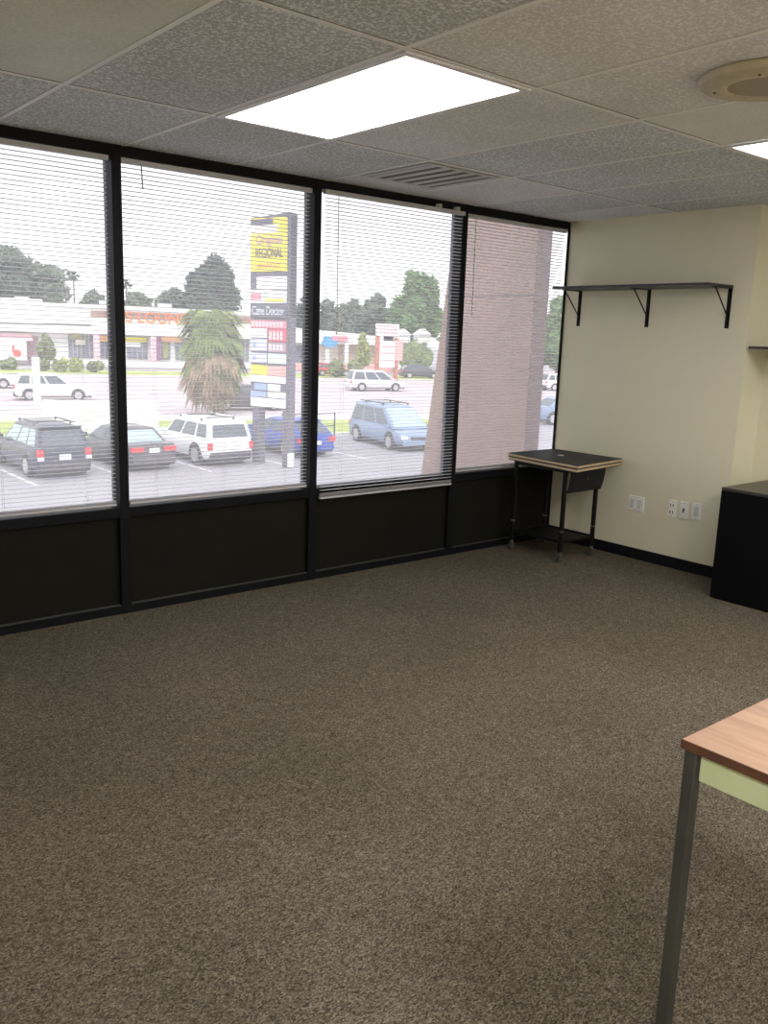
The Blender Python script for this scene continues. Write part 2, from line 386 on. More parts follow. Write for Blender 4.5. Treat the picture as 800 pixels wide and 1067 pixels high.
# ------------------------------------------------------------------ blinds
blab = ['white mini blind in the rightmost window, in front of the stucco fin', 'white mini blind hanging lowest, in the third window from the left',
        'white mini blind in the second window, with the pylon sign behind', 'white mini blind in the leftmost window, with the dark SUV behind']
def blind(i):
    x1 = MX[i] - (.014 if i == 0 else MW) - (.006 if i == 0 else .008); x0 = MX[i + 1] + .006
    yc = .022 if i != 1 else -.022
    ztop = CEIL - .052
    zb = {0: .592, 1: .515, 2: .592, 3: .592}[i]
    r = thing('window_blind', blab[i], 'blind', ((x0 + x1) / 2, yc, zb), 0, 'white mini blinds in the four windows')
    def L(x): return x - (x0 + x1) / 2
    hw = .0145
    MB().box(L(x0), L(x1), -hw, hw, ztop - zb - .026, ztop - zb - .001).build('head_rail', M['rail'], r, bevel=.002)
    MB().box(L(x0) + .004, L(x1) - .004, -.012, .012, 0, .013).build('bottom_rail', M['rail'], r, bevel=.003)
    s = MB(); pitch = .0215
    z = ztop - zb - .045; n = 0
    prof = [(-.0125, -.0008), (-.005, .0012), (.005, .0012), (.0125, -.0008)]
    tilt = math.radians({0: -9, 1: -4, 2: -4, 3: -4}[i])
    zend = .03
    while z > zend:
        e = .006 + (.0 if i == 0 else .0)
        row = []
        dz = rnd.uniform(-.0008, .0008)
        for (y, zz) in prof:
            yy = y * math.cos(tilt) + zz * math.sin(tilt); z2 = -y * math.sin(tilt) * 1 + zz
            # room edge (negative y) is turned up for negative tilt
            z2 = zz + y * math.sin(tilt)
            row.append((yy, z + dz + z2))
        vs = [(L(x0) + e, y, q) for y, q in row] + [(L(x1) - e, y, q) for y, q in row]
        s.add(vs, [(k, k + 1, 5 + k, 4 + k) for k in range(3)])
        z -= pitch; n += 1
    for k in range(4):      # slats resting on the bottom rail
        zz = .016 + k * .0035
        s.add([(L(x0) + .006, -.0125, zz), (L(x0) + .006, .0125, zz), (L(x1) - .006, .0125, zz), (L(x1) - .006, -.0125, zz)], [(0, 1, 2, 3)])
    s.build('slats', M['slat'], r, smooth=40)
    W = x1 - x0
    for fx in (.14, .5, .86):
        c = MB()
        for y in (-.0135, .0135):
            c.tube((L(x0 + fx * W), y, .01), (L(x0 + fx * W), y, ztop - zb - .02), .0006, n=5)
        c.build('ladder_cord', M['cord'], r)
    wl = {0: .62, 1: .78, 2: .10, 3: .12}[i]
    wx = {0: x0 + .07, 1: x0 + .085, 2: x0 + .10, 3: x0 + .3}[i]
    w = MB().tube((L(wx), -.024, ztop - zb - .03), (L(wx) + .004, -.026, ztop - zb - .03 - wl), .0028 if i == 1 else .004, n=8)
    w.tube((L(wx) + .004, -.026, ztop - zb - .03 - wl + .12 * (wl > .3)), (L(wx) + .004, -.026, ztop - zb - .03 - wl - .01), .005, n=8)
    w.build('tilt_wand', M['wand'] if i != 0 else M['slat'], r)
    if i == 1:
        for bx in (-.20, -.36):
            MB().box(L(x1 + bx) + .12, L(x1 + bx) + .145, -.018, .018, ztop - zb - .0, ztop - zb + .022).build('mounting_bracket', M['vent'], r, bevel=.002)
    return r
for i in range(4): blind(i)

# ------------------------------------------------------------------ ceiling fixtures
def ceiling_light(ix, iy, label):
    x0, y0 = ix, iy
    r = thing('ceiling_light', label, 'light', (x0 + .305, y0 + .61, CEIL - .004), 0, 'recessed fluorescent ceiling panels')
    f = MB()
    for a in ((-.293, -.265, -.598, .598), (.265, .293, -.598, .598), (-.265, .265, -.598, -.57), (-.265, .265, .57, .598)):
        f.box(*a, -.006, .0)
    f.build('frame', M['ltframe'], r, bevel=.001)
    MB().box(-.265, .265, -.57, .57, -.004, -.001).build('diffuser', M['diffuser'], r)
    return r
ceiling_light(-3.449, -2.113, 'large glowing rectangular ceiling light above the second window')
ceiling_light(-1.619, -3.333, 'glowing ceiling light cut by the right edge, near the round speaker')
# further panels of the same kind stand behind the camera; only their light is needed
for (x, y) in ((-3.3, -5.0), (-5.6, -5.2), (-.9, -5.3)):
    la = bpy.data.lights.new('ceiling_panel_light', 'AREA'); la.shape = 'RECTANGLE'; la.size = .55; la.size_y = 1.15
    la.energy = 56; la.color = (1, .96, .89)
    lo = bpy.data.objects.new('ceiling_panel_light', la); COL.objects.link(lo); lo.location = (x, y, CEIL - .02)

# vent
v = thing('ceiling_vent', 'square louvred air vent in the ceiling near the windows', 'vent', (-1.935, -.575, CEIL - .003))
f = MB()
a, b_ = .265, .28
for q in ((-a, -a + .03, -b_, b_), (a - .03, a, -b_, b_), (-a + .03, a - .03, -b_, -b_ + .03), (-a + .03, a - .03, b_ - .03, b_)):
    f.box(*q, -.004, 0)
f.build('frame', M['vent'], v, bevel=.002)
MB().box(-a + .03, a - .03, -b_ + .03, b_ - .03, -.0006, 0).build('shade_sheet', M['ventdark'], v)  # flat dark sheet, its colour paints in the shade of the louvre faces
for k in range(5):
    x = -.19 + k * .095
    l = MB(); pts = [(x - .026, -.0015), (x - .012, -.0035), (x + .012, -.0035), (x + .022, -.0015), (x + .022, -.0008), (x - .026, -.0008)]
    l.prism(pts, 'y', -b_ + .03, b_ - .03)
    l.build('louvre', M['vent'], v, smooth=50)
# speaker
s = thing('ceiling_speaker', 'round beige speaker on the ceiling at upper right', 'speaker', (-2.43, -2.745, CEIL - .002))
MB().lathe([(.0, 0), (.212, 0), (.215, -.008), (.205, -.024), (.175, -.032), (.13, -.034), (.12, -.028)], n=56).build('rim', M['beige'], s, smooth=40)
MB().lathe([(.122, -.020), (.122, -.028), (.0, -.026)], n=48).build('grille', M['beige2'], s, smooth=40)
for t in (.4, 1.97, 3.5, 5.1):
    MB().tube((.16 * math.cos(t), .16 * math.sin(t), -.030), (.16 * math.cos(t), .16 * math.sin(t), -.036), .005, n=10).build('screw', M['ventdark'], s)

# ------------------------------------------------------------------ wall shelves
def bracket(parent, y, arm, drop, x0=0., z0=0., st=.0):
    w = .014
    b = MB().box(x0 - .004, x0, y - w, y + w, z0 - drop, z0)
    b.box(x0 - arm, x0 - .004, y - w, y + w, z0 - .004, z0)
    b.box(x0 - .012, x0 - .004, y - .002, y + .002, z0 - drop + .01, z0)
    o = b.build('bracket', M['blackmetal'], parent)
    MB().tube((x0 - arm + .02, y, z0 - .005), (x0 - .004, y, z0 - drop * .72), .0045, n=8).build('strut', M['blackmetal'], o)
    for z in (-.10, -.235): MB().tube((x0 - .004, y, z0 + z * drop / .25), (x0 - .007, y, z0 + z * drop / .25), .005, n=8).build('screw', M['chrome'], o)
sh = thing('wall_shelf', 'long black shelf on three brackets high on the cream wall', 'shelf', (0, -.72, 1.89))
MB().box(-.3, -.001, -.625, .6, 0, .016).build('board', M['shelf'], sh, bevel=.003)
for y in (.579, -.01, -.606): bracket(sh, y, .2, .252)
sh2 = thing('wall_shelf', 'black shelf in the recess above the black cabinet', 'shelf', (XR, -2.0, 1.515))
MB().box(-.275, -.001, -.9, .51, 0, .016).build('board', M['shelf'], sh2, bevel=.003)
for y in (.40, -.30, -.8): bracket(sh2, y, .2, .2)

# ------------------------------------------------------------------ outlets
def plate(y0, y1, z0, z1, kind, label):
    r = thing('wall_outlet', label, 'outlet', (-.0005, (y0 + y1) / 2, z0), 0)
    w = (y1 - y0) / 2; h = z1 - z0
    MB().box(-.007, 0, -w, w, 0, h).build('cover_plate', M['white_pl'], r, bevel=.003)
    if kind == 'double':
        for s_ in (-1, 1):
            MB().box(-.010, -.006, s_ * w * .48 - .016, s_ * w * .48 + .016, h * .2, h * .8).build('insert', M['greypl'], r, bevel=.001)
    if kind == 'quad':
        for zc in (.3, .7):
            o = MB().box(-.010, -.006, -w * .6, w * .6, h * (zc - .14), h * (zc + .14)).build('receptacle', M['white_pl'], r, bevel=.002)
            for s_ in (-1, 1):
                MB().box(-.0108, -.0099, s_ * .010 - .0035, s_ * .010 + .0035, h * zc - .009, h * zc + .009).build('slot', M['slotdark'], o)
    if kind == 'jack':
        o = MB().box(-.010, -.006, -w * .5, w * .5, h * .24, h * .76).build('insert', M['white_pl'], r, bevel=.001)
        MB().box(-.0115, -.0099, -.007, .007, h * .38, h * .62).build('jack', M['slotdark'], o)
    if kind == 'rocker':
        MB().box(-.011, -.006, -w * .45, w * .45, h * .2, h * .8).build('insert', M['greypl'], r, bevel=.001)
    for z in (.1, .9): MB().tube((-.007, 0, h * z), (-.008, 0, h * z), .003, n=8).build('screw', M['chrome'], r)
plate(-.846, -.716, .345, .455, 'double', 'wide white double cover plate nearest the black stand')
plate(-1.103, -1.04, .355, .475, 'quad', 'white power outlet, leftmost of the three in a row')
plate(-1.195, -1.13, .357, .479, 'jack', 'white jack plate in the middle of the three in a row')
plate(-1.29, -1.222, .368, .484, 'rocker', 'white plate nearest the black cabinet')

# ------------------------------------------------------------------ small stand on castors
st = thing('typewriter_stand', 'small black stand on castors under two tan edged boards in the corner', 'stand', (-.37, -.33, 0))
LEGS = [(-.20, .20), (-.20, -.25), (.155, -.25), (.155, .20)]
for (x, y) in LEGS:
    lg = MB().box(x - .0125, x + .0125, y - .0125, y + .0125, .075, .664).build('leg', M['blackmetal'], st, bevel=.002)
    MB().tube((x, y, .215), (x, y, .228), .0165, n=14).build('collar', M['chrome'], lg)
    ca = MB()
    ca.tube((x, y, .052), (x, y, .078), .012, n=12)
    ca.box(x - .016, x + .010, y - .017, y - .014, .018, .058).box(x - .016, x + .010, y + .014, y + .017, .018, .058).box(x - .016, x + .01, y - .017, y + .017, .053, .057)
    c = ca.build('castor', M['chrome'], st, bevel=.001)
    MB().tube((x - .006, y - .011, .0225), (x - .006, y + .011, .0225), .0225, n=20).build('wheel', M['rubber'], c, smooth=40)
for z0, z1 in ((.135, .155), (.635, .66)):
    fr = MB()
    fr.box(-.20, .155, -.258, -.242, z0, z1).box(-.20, .155, .192, .208, z0, z1).box(-.208, -.192, -.242, .192, z0, z1).box(.147, .163, -.242, .192, z0, z1)
    fr.build('frame_rail', M['blackmetal'], st, bevel=.001)
MB().box(-.192, .147, -.242, .192, .138, .146).build('lower_shelf', M['blackmetal'], st)
lf = MB(); n = 10
P = [(-.277 + .03 * (t / n) ** 2, .655 - .165 * t / n) for t in range(n + 1)]
lf.prism(P + [(y - .006, z) for y, z in P[::-1]], 'x', -.175, .205)
lf.build('drop_leaf', M['blacklam'], st, smooth=40)
MB().tube((.0, -.284, .585), (.0, -.291, .585), .008, n=14).build('knob', M['chrome'], st)
def board(pts, z0, z1, name, off):
    lam = .0045
    b = MB().prism([(x + off, y) for x, y in pts], 'z', z0 + lam, z1 - lam).build(name, M['tan'], st, bevel=.001)
    MB().prism([(x + off, y) for x, y in pts], 'z', z1 - lam, z1).build('laminate', M['blacklam'], b)
    MB().prism([(x + off, y) for x, y in pts], 'z', z0, z0 + lam).build('laminate', M['blacklam'], b)
top = [(.293, .274), (-.224, .267), (-.291, -.417), (.314, -.336)]
board([(x * .985, y * .985) for x, y in top], .664, .689, 'lower_board', .0)
board(top, .690, .7145, 'upper_board', 0)
MB().lathe([(0, .004), (.018, .004), (.024, .0)], c=(.02, -.02, .7145), n=20).build('grommet', M['greypl'], st)

# ------------------------------------------------------------------ black cabinet
cb_ = thing('cabinet', 'low black cabinet against the recessed wall at right', 'cabinet', (-.10, -2.2, 0))
MB().box(-.34, .355, -.55, .545, .0, .672).build('body', M['cabinet'], cb_, bevel=.004)
MB().box(-.34, .355, -.55, .545, .673, .692).build('top', [M['cabtop']], cb_, bevel=.003)

# ------------------------------------------------------------------ table
tx, ty = -3.81, -3.478
tb_ = thing('table', 'wood topped table with pale green apron cut by the right edge', 'table', (tx + .4, ty - .75, 0))
MB().box(-.4, .4, -.75, .75, .7215, .741).build('tabletop', [M['wood']], tb_, bevel=.001)
e = MB().box(-.4015, -.4, -.7515, .7515, .7215, .7405).box(.4, .4015, -.7515, .7515, .7215, .7405).box(-.4, .4, -.7515, -.75, .7215, .7405).box(-.4, .4, .75, .7515, .7215, .7405)
e.build('edge_band', M['woodedge'], tb_)
e = MB()
e.box(-.390, -.372, -.705, .712, .662, .7205).box(.372, .390, -.705, .712, .662, .7205).box(-.36, .36, .722, .738, .662, .7205).box(-.36, .36, -.738, -.722, .662, .7205)
e.build('apron', M['palegreen'], tb_, bevel=.002)
for x in (-1, 1):
    for y in (-1, 1):
        MB().box(x * .384 - .0135, x * .384 + .0135, y * .731 - .0135, y * .731 + .0135, 0, .7205).build('leg', M['legmetal'], tb_, bevel=.003)

# ------------------------------------------------------------------ outside: ground
E_ = Vector((math.cos(-.314), math.sin(-.314), 0)); N_ = Vector((.309, .951, 0))   # along the street, across the street (away)
def strip(name, n0, n1, z, mt, label, cat, s0=-120, s1=260, t=.04):
    P = [E_ * s + N_ * n for s, n in ((s0, n0), (s1, n0), (s1, n1), (s0, n1))]
    o = MB().prism([(p.x, p.y) for p in P], 'z', z - t, z).build(name, mt)
    return struct(o, label, cat)
struct(MB().box(-160, 320, -40, 320, G0 - .5, G0 - .06).build('ground', M['plaza']), 'pale ground beyond the road', 'ground')
struct(MB().box(-40, 60, -20, 27.6, G0 - .2, G0).build('parking_lot', M['asphalt']), 'grey asphalt parking lot below the windows', 'ground')
NE = 38.87      # distance of the near road edge
FE = 82.42
gp_ = [(-60, 27.6), (60, 27.6)]
q1 = E_ * 60 + N_ * NE; q0 = E_ * -80 + N_ * NE
gv = MB()
p0, p1 = E_ * -60 + N_ * (NE), E_ * 52 + N_ * (NE)
gv.prism([(-60, 27.6), (p1.x, p1.y) if p1.y > 27.6 else (60, 27.6), (p0.x, p0.y)], 'z', G0 - .05, G0 + .02)
tt = (27.6 - (N_ * (NE)).y) / E_.y
pc = E_ * tt + N_ * (NE)
gv = MB().prism([(-60, 27.6), (pc.x, pc.y), (p0.x, p0.y)], 'z', G0 - .05, G0 + .02)
struct(gv.build('grass_verge', M['grass']), 'green grass strip between parking lot and road', 'lawn')
strip('sidewalk', NE, NE + 3.2, G0 + .03, M['kerb'], 'pale sidewalk along the near side of the road', 'sidewalk')
strip('road', NE + 3.2, FE, G0 + .0, M['road'], 'wide pale pink road beyond the parking lot', 'road')
strip('grass_verge', FE, FE + 9, G0 + .03, M['grass'], 'yellow green grass strip on the far side of the road', 'lawn')
strip('kerb', FE - .5, FE, G0 + .06, M['kerb'], 'pale kerb along the far side of the road', 'kerb')
mk = MB()
for k in range(1, 8):
    n = NE + 3.2 + (FE - NE - 3.2) * k / 8
    for s in range(-10, 26):
        a = E_ * (s * 12) + N_ * n; b = E_ * (s * 12 + (5 if k != 4 else 12)) + N_ * n; w = N_ * .12
        mk.quad(*[(p.x, p.y, G0 + .012) for p in (a - w, b - w, b + w, a + w)])
struct(mk.build('lane_marking', M['paintline']), 'white lane markings on the road', 'road marking')
pl_ = MB()
for x in (-3.2, -.2, 2.75, 5.5, 8.35, 11.3, 14.9):
    pl_.box(x - .05, x + .05, 20.9, 27.0, G0, G0 + .008)
struct(pl_.build('parking_line', M['paintline']), 'white bay lines painted on the parking lot', 'road marking')
struct(MB().box(-40, 60, 27.45, 27.6, G0, G0 + .14).build('kerb', M['kerb']), 'pale kerb at the head of the parking bays', 'kerb')

# stucco fin outside the rightmost window
f = MB()
def finx(z): return .338, .515
prof = [(.6, -3.0), (.6, 4.2), (1.35, 4.2), (2.33, -3.0)]
f.prism(prof, 'x', .338, .515)
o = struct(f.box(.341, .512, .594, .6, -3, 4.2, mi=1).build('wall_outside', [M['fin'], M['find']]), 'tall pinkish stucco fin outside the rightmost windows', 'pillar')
MB().prism([(.595, 1.885), (.595, 1.9), (1.67, 1.9), (1.672, 1.885)], 'x', .335, .518).build('joint', M['finj'], o)

# ------------------------------------------------------------------ cars
def lerp(a, b, t): return tuple(a[i] + (b[i] - a[i]) * t for i in range(len(a)))
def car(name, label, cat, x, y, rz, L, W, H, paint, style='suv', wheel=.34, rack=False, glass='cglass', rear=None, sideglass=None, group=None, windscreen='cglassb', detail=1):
    r = thing(name, label, cat, (x, y, G0 + .001), rz, group)
    w = W / 2; zl = .26
    S = {  # (lower top profile [(y frac, z frac)], cabin base rear/front, roof rear/front (y frac), belt z frac, window splits)
        'suv':    ([(0, .54), (.015, .60), (.70, .60), (.76, .575), (.93, .52), (.985, .42), (1, .36)], (.015, .74), (.085, .56), .60, [(.04, .25), (.29, .56), (.60, .93)]),
        'boxsuv': ([(0, .58), (.012, .62), (.72, .63), (.76, .62), (.95, .585), (.99, .50), (1, .42)], (.01, .735), (.05, .59), .62, [(.05, .27), (.32, .60), (.65, .95)]),
        'sedan':  ([(0, .50), (.02, .66), (.17, .68), (.70, .64), (.76, .60), (.93, .52), (.985, .42), (1, .36)], (.13, .78), (.28, .58), .65, [(.10, .48), (.53, .93)]),
        'hatch':  ([(0, .50), (.015, .60), (.70, .62), (.76, .60), (.93, .52), (.985, .42), (1, .36)], (.02, .78), (.18, .54), .62, [(.06, .22), (.27, .58), (.62, .92)]),
        'van':    ([(0, .48), (.012, .52), (.74, .52), (.82, .50), (.95, .44), (.988, .36), (1, .30)], (.015, .84), (.07, .60), .52, [(.04, .30), (.34, .62), (.66, .92)]),
    }[style]
    prof, cbs, rfs, belt, splits = S
    # lower body loft
    st_ = []
    def topz(t):
        for (a, za), (b, zb) in zip(prof, prof[1:]):
            if a <= t <= b: return (za + (zb - za) * (t - a) / (b - a)) * H
        return prof[-1][1] * H
    ts = sorted(set([0, .02, .06, .12, .2, .3, .4, .5, .6, .7, .76, .82, .88, .93, .965, .985, 1] + [p_[0] for p_ in prof]))
    vs = []; fs = []; K = 12
    for t in ts:
        e = min(t, 1 - t)
        tp = 1 - .13 * max(0, 1 - e / .07) ** 2 - .03 * max(0, (t - .75) / .25)
        zt = topz(t); z0 = zl + .10 * max(0, 1 - e / .05)
        ww = w * tp
        half = [(0, z0), (ww * .88, z0), (ww * .97, z0 + .10), (ww, z0 + (zt - z0) * .45), (ww * .985, z0 + (zt - z0) * .8), (ww * .93, zt - .015), (0, zt + .02)]
        ring = half + [(-a, b) for a, b in half[-2:0:-1]]
        K = len(ring)
        vs += [(a, t * L, b) for a, b in ring]
    for i in range(len(ts) - 1):
        for k in range(K):
            fs.append((i * K + k, i * K + (k + 1) % K, (i + 1) * K + (k + 1) % K, (i + 1) * K + k))
    fs += [tuple(range(K)), tuple(range((len(ts) - 1) * K, len(ts) * K))]
    MB().add(vs, fs).build('body', M[paint], r, smooth=35)
    # cabin
    zb = belt * H - .03; zt = H - .05
    b0, b1 = cbs[0] * L, cbs[1] * L; r0, r1 = rfs[0] * L, rfs[1] * L
    bw, rw = w * .925, w * (.74 if style != 'boxsuv' else .80)
    A = [(-bw, b0, zb), (bw, b0, zb), (bw * .96, b1, zb), (-bw * .96, b1, zb)]
    T = [(-rw, r0, zt), (rw, r0, zt), (rw * .97, r1, zt), (-rw * .97, r1, zt)]
    mid = [(-rw * .6, r0 + .15, zt + .05), (rw * .6, r0 + .15, zt + .05), (rw * .6, r1 - .15, zt + .05), (-rw * .6, r1 - .15, zt + .05)]
    c = MB().add(A + T + mid, [(0, 1, 5, 4), (1, 2, 6, 5), (2, 3, 7, 6), (3, 0, 4, 7), (4, 5, 9, 8), (5, 6, 10, 9), (6, 7, 11, 10), (7, 4, 8, 11), (8, 9, 10, 11)])
    c.build('cabin', M[paint], r, bevel=.05)
    def win(nm, a, b, c_, d, u0, u1, v0, v1, off, mt, t=.006):
        """window quad inside face a,b (bottom) c,d (top)"""
        def pt(u, v): return Vector(lerp(lerp(a, b, u), lerp(d, c_, u), v))
        n = (Vector(b) - Vector(a)).cross(Vector(d) - Vector(a)).normalized() * off
        q = [pt(u0, v0), pt(u1, v0), pt(u1, v1), pt(u0, v1)]
        m_ = MB().add([p_ + n for p_ in q] + [p_ - n * 2 for p_ in q], [(0, 1, 2, 3), (0, 4, 5, 1), (1, 5, 6, 2), (2, 6, 7, 3), (3, 7, 4, 0)])
        return m_.build(nm, M[mt], r)
    win('rear_window', A[0], A[1], T[1], T[0], .10, .90, .12 if style != 'sedan' else .05, .86, .012, rear or glass)
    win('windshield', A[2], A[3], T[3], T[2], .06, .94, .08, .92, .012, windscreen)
    for (u0, u1) in splits:
        win('side_window', A[1], A[2], T[2], T[1], u0, u1, .12, .88, .012, sideglass or glass)
        win('side_window', A[3], A[0], T[0], T[3], 1 - u1, 1 - u0, .12, .88, .012, sideglass or glass)
    # wheels and arches
    for yy in (.19 * L, .81 * L):
        for s_ in (-1, 1):
            arch = MB(); n = 14; R = wheel + .07
            pts = [(yy + R * math.cos(PI * k / n), wheel + R * math.sin(PI * k / n)) for k in range(n + 1)] + [(yy - R, zl - .0), (yy + R, zl - .0)]
            arch.prism(pts, 'x', s_ * (w - .06), s_ * (w + .004)).build('wheel_arch', M['trimblk'], r)
            wh = MB().tube((s_ * (w - .2), yy, wheel), (s_ * (w + .012), yy, wheel), wheel, n=24).build('wheel', M['tyre'], r, bevel=.02)
            MB().tube((s_ * (w + .0), yy, wheel), (s_ * (w + .02), yy, wheel), wheel * .66, n=20).build('rim', M['rim'], wh)
    # underside shadow block and bumpers
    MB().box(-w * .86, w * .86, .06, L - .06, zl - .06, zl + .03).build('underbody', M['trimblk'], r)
    MB().box(-w * .86, w * .86, -.05, .10, zl + .0, zl + .24).build('rear_bumper', M['trimblk' if style in ('boxsuv', 'suv') else paint], r, bevel=.03)
    MB().box(-w * .84, w * .84, L - .10, L + .04, zl + .0, zl + .22).build('front_bumper', M['trimblk' if style == 'boxsuv' else paint], r, bevel=.03)
    # lights
    zc = topz(.02)
    for s_ in (-1, 1):
        if style == 'sedan':
            MB().box(*sorted((s_ * w * .40, s_ * w * .90)), -.03, .10, zc - .24, zc - .08).build('tail_light', M['taill'], r, bevel=.015)
        elif style == 'boxsuv':
            MB().box(*sorted((s_ * w * .76, s_ * w * .94)), -.02, .08, zc - .36, zc - .12).build('tail_light', M['taill'], r, bevel=.015)
        elif style == 'hatch':
            MB().box(*sorted((s_ * w * .62, s_ * w * .95)), -.02, .12, zc - .26, zc - .06).build('tail_light', M['taill'], r, bevel=.015)
        else:
            tl = MB().box(*sorted((s_ * w * .68, s_ * w * .93)), -.02, .10, zc - .27, zc - .04).build('tail_light', M['taill'], r, bevel=.055)
            MB().box(*sorted((s_ * w * .70, s_ * w * .91)), -.024, .0, zc - .36, zc - .25).build('reverse_lamp', M['headl'], tl, bevel=.01)
        MB().box(*sorted((s_ * w * .58, s_ * w * .88)), L - .16, L - .01, topz(.985) - .12, topz(.985) + .02).build('head_light', M['headl'], r, bevel=.02)
        MB().box(*sorted((s_ * (w - .03), s_ * (w + .14))), cbs[1] * L - .32, cbs[1] * L - .18, belt * H - .01, belt * H + .14).build('mirror', M[paint], r, bevel=.02)
    MB().box(-w * .45, w * .45, L - .02, L + .012, topz(.985) - .16, topz(.985) - .03).build('grille', M['trimblk'], r)
    MB().box(-.17, .17, -.055 if style in ('sedan',) else -.035, -.0, zc - .36 if style != 'sedan' else zc - .26, zc - .20 if style != 'sedan' else zc - .12).build('license_plate', M['plate'], r)
    MB().box(-.17, .17, -.06, -.045, zl + .16, zl + .16 + .01).build('bumper_strip', M['trimblk'], r)
    if style in ('suv', 'van', 'hatch'):
        MB().box(-w * .70, w * .70, r0 - .14, r0 + .05, zt - .01, zt + .03).build('spoiler', M[paint], r, bevel=.01)
    if rack:
        for s_ in (-1, 1):
            MB().tube((s_ * rw * .84, r0 + .25, H + .06), (s_ * rw * .84, r1 - .15, H + .06), .022, n=8).build('roof_rail', M['trimblk' if paint != 'p_white' else paint], r)
            for q in (.3, .95): MB().box(s_ * rw * .84 - .02, s_ * rw * .84 + .02, r0 + q * (r1 - r0) * .95 - .04, r0 + q * (r1 - r0) * .95 + .04, H - .02, H + .06).build('rail_foot', M['trimblk'], r)
        MB().box(-rw * .84, rw * .84, r0 + .55, r0 + .60, H + .05, H + .08).build('cross_bar', M['trimblk'], r)
        MB().box(-rw * .84, rw * .84, r1 - .5, r1 - .45, H + .05, H + .08).build('cross_bar', M['trimblk'], r)
    return r
SA = -PI / 2 - .314          # heading of cars driving to the right along the road
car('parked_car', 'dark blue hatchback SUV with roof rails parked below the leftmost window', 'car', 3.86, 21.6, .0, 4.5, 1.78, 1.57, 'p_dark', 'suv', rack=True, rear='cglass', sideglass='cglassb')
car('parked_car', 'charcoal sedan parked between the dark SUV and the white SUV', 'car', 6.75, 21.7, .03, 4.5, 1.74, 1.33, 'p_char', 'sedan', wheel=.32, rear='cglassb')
car('parked_car', 'boxy white SUV parked in front of the shaggy palm', 'car', 9.50, 21.6, .02, 4.4, 1.86, 1.53, 'p_white', 'boxsuv', wheel=.36, rack=True)
car('parked_car', 'bright blue hatchback parked behind the pylon sign posts', 'car', 13.35, 22.0, .02, 4.3, 1.78, 1.38, 'p_blue', 'hatch', wheel=.33)
car('parked_van', 'grey blue minivan parked nose out beside the stucco fin', 'minivan', 19.05, 26.25, PI - .2, 4.8, 1.92, 1.72, 'p_van', 'van', wheel=.34, rack=True)
car('driving_car', 'white crossover driving on the road behind the dark SUV', 'car', 11.37, 51.09, SA + .0, 4.5, 1.8, 1.62, 'p_white', 'suv', wheel=.34)
car('driving_car', 'white car cut by the left edge on the far lane', 'car', 10.36, 62.63, SA, 4.5, 1.8, 1.45, 'p_white', 'sedan', wheel=.33)
car('driving_van', 'silver minivan driving on the road beyond the grey blue minivan', 'minivan', 39.26, 54.28, SA, 4.9, 1.9, 1.72, 'p_silver', 'van', wheel=.33)
car('driving_car', 'dark car on the road behind the shaggy palm', 'car', 19.33, 41.52, SA, 4.6, 1.8, 1.5, 'p_char', 'sedan', wheel=.34)
car('parked_car', 'dark car parked far off beside the brick sign', 'car', 59.83, 71.53, SA - .15, 4.6, 1.85, 1.6, 'p_char', 'hatch', wheel=.34)
car('parked_car', 'distant white car in the gap between stucco fin and cream wall', 'car', 59.60, 50.52, SA, 4.6, 1.8, 1.6, 'p_white', 'suv', wheel=.34)
car('parked_car', 'grey blue car in the gap right of the stucco fin', 'car', 32.38, 28.11, SA, 4.6, 1.8, 1.5, 'p_van', 'sedan', wheel=.34)
car('parked_car', 'red car by the far shop with blue sign', 'car', 50.86, 75.96, SA, 4.4, 1.8, 1.45, 'p_red', 'hatch', wheel=.34)

# ------------------------------------------------------------------ pylon sign
near = Vector((10.95, 20.37, G0)); far = Vector((10.41, 21.9, G0))
d = (near - far); SW = d.length
ang = math.atan2(d.y, d.x)
pg = thing('pylon_sign', 'tall grey pylon sign with a yellow top panel in the parking lot', 'sign', tuple(far), ang)
# local: +x from far end to near end, +y away from the viewer side, z up
TH = .42
g = MB().box(.0, SW, 0, TH, 5.0, 8.22)
g.prism([(0, 8.2), (SW + .0, 8.2), (SW, 8.36), (SW * .62, 8.30), (SW * .3, 8.26), (0, 8.24)], 'y', 0, TH)
g.build('upper_cabinet', M['sgrey'], pg, bevel=.01)
MB().box(.0, SW - .02, .03, TH, 2.0, 5.0).build('lower_cabinet', M['sgrey'], pg, bevel=.01)
for (x0, x1) in ((.06, .34), (SW - .26, SW + .0)):
    MB().box(x0, x1, .06, TH, 0, 8.28 if x0 > 1 else 2.0).build('post', M['sgrey'], pg, bevel=.01)
MB().box(SW + .0, SW + .16, .0, .2, .02, .52).build('bollard_base', M['bwhite'], pg, bevel=.03)
R90 = Matrix.Rotation(PI / 2, 4, 'X')
def panel(x0, x1, z0, z1, mt, nm='sign_panel', y=-.03):
    return MB().box(x0 * SW, x1 * SW, y, .03, z0, z1).build(nm, M[mt], pg, bevel=.008)
def ptext(par, body, x, z, size, width, mt, y=-.035):
    return text_mesh('lettering', body, size, M[mt], par, Matrix.Translation((x * SW, y, z)) @ R90, width * SW, .008)
yl = panel(.02, .95, 6.50, 8.20, 'byellow')
MB().box(.02 * SW, .60 * SW, -.034, 0, 7.93, 8.17).build('sign_panel', M['sdark'], pg)
MB().box(.02 * SW, .72 * SW, -.036, 0, 7.72, 7.98).build('sign_panel', M['bcream'], pg)
ptext(yl, 'Original', .5, 7.50, .42, .66, 'smauve')
ptext(yl, 'REGIONAL', .5, 7.08, .42, .70, 'textdark')
ptext(yl, 'MARKET', .5, 6.68, .24, .60, 'sorange')
wp = panel(.18, .95, 5.93, 6.34, 'swhite'); wp2 = panel(.02, .95, 5.48, 5.90, 'swhite')
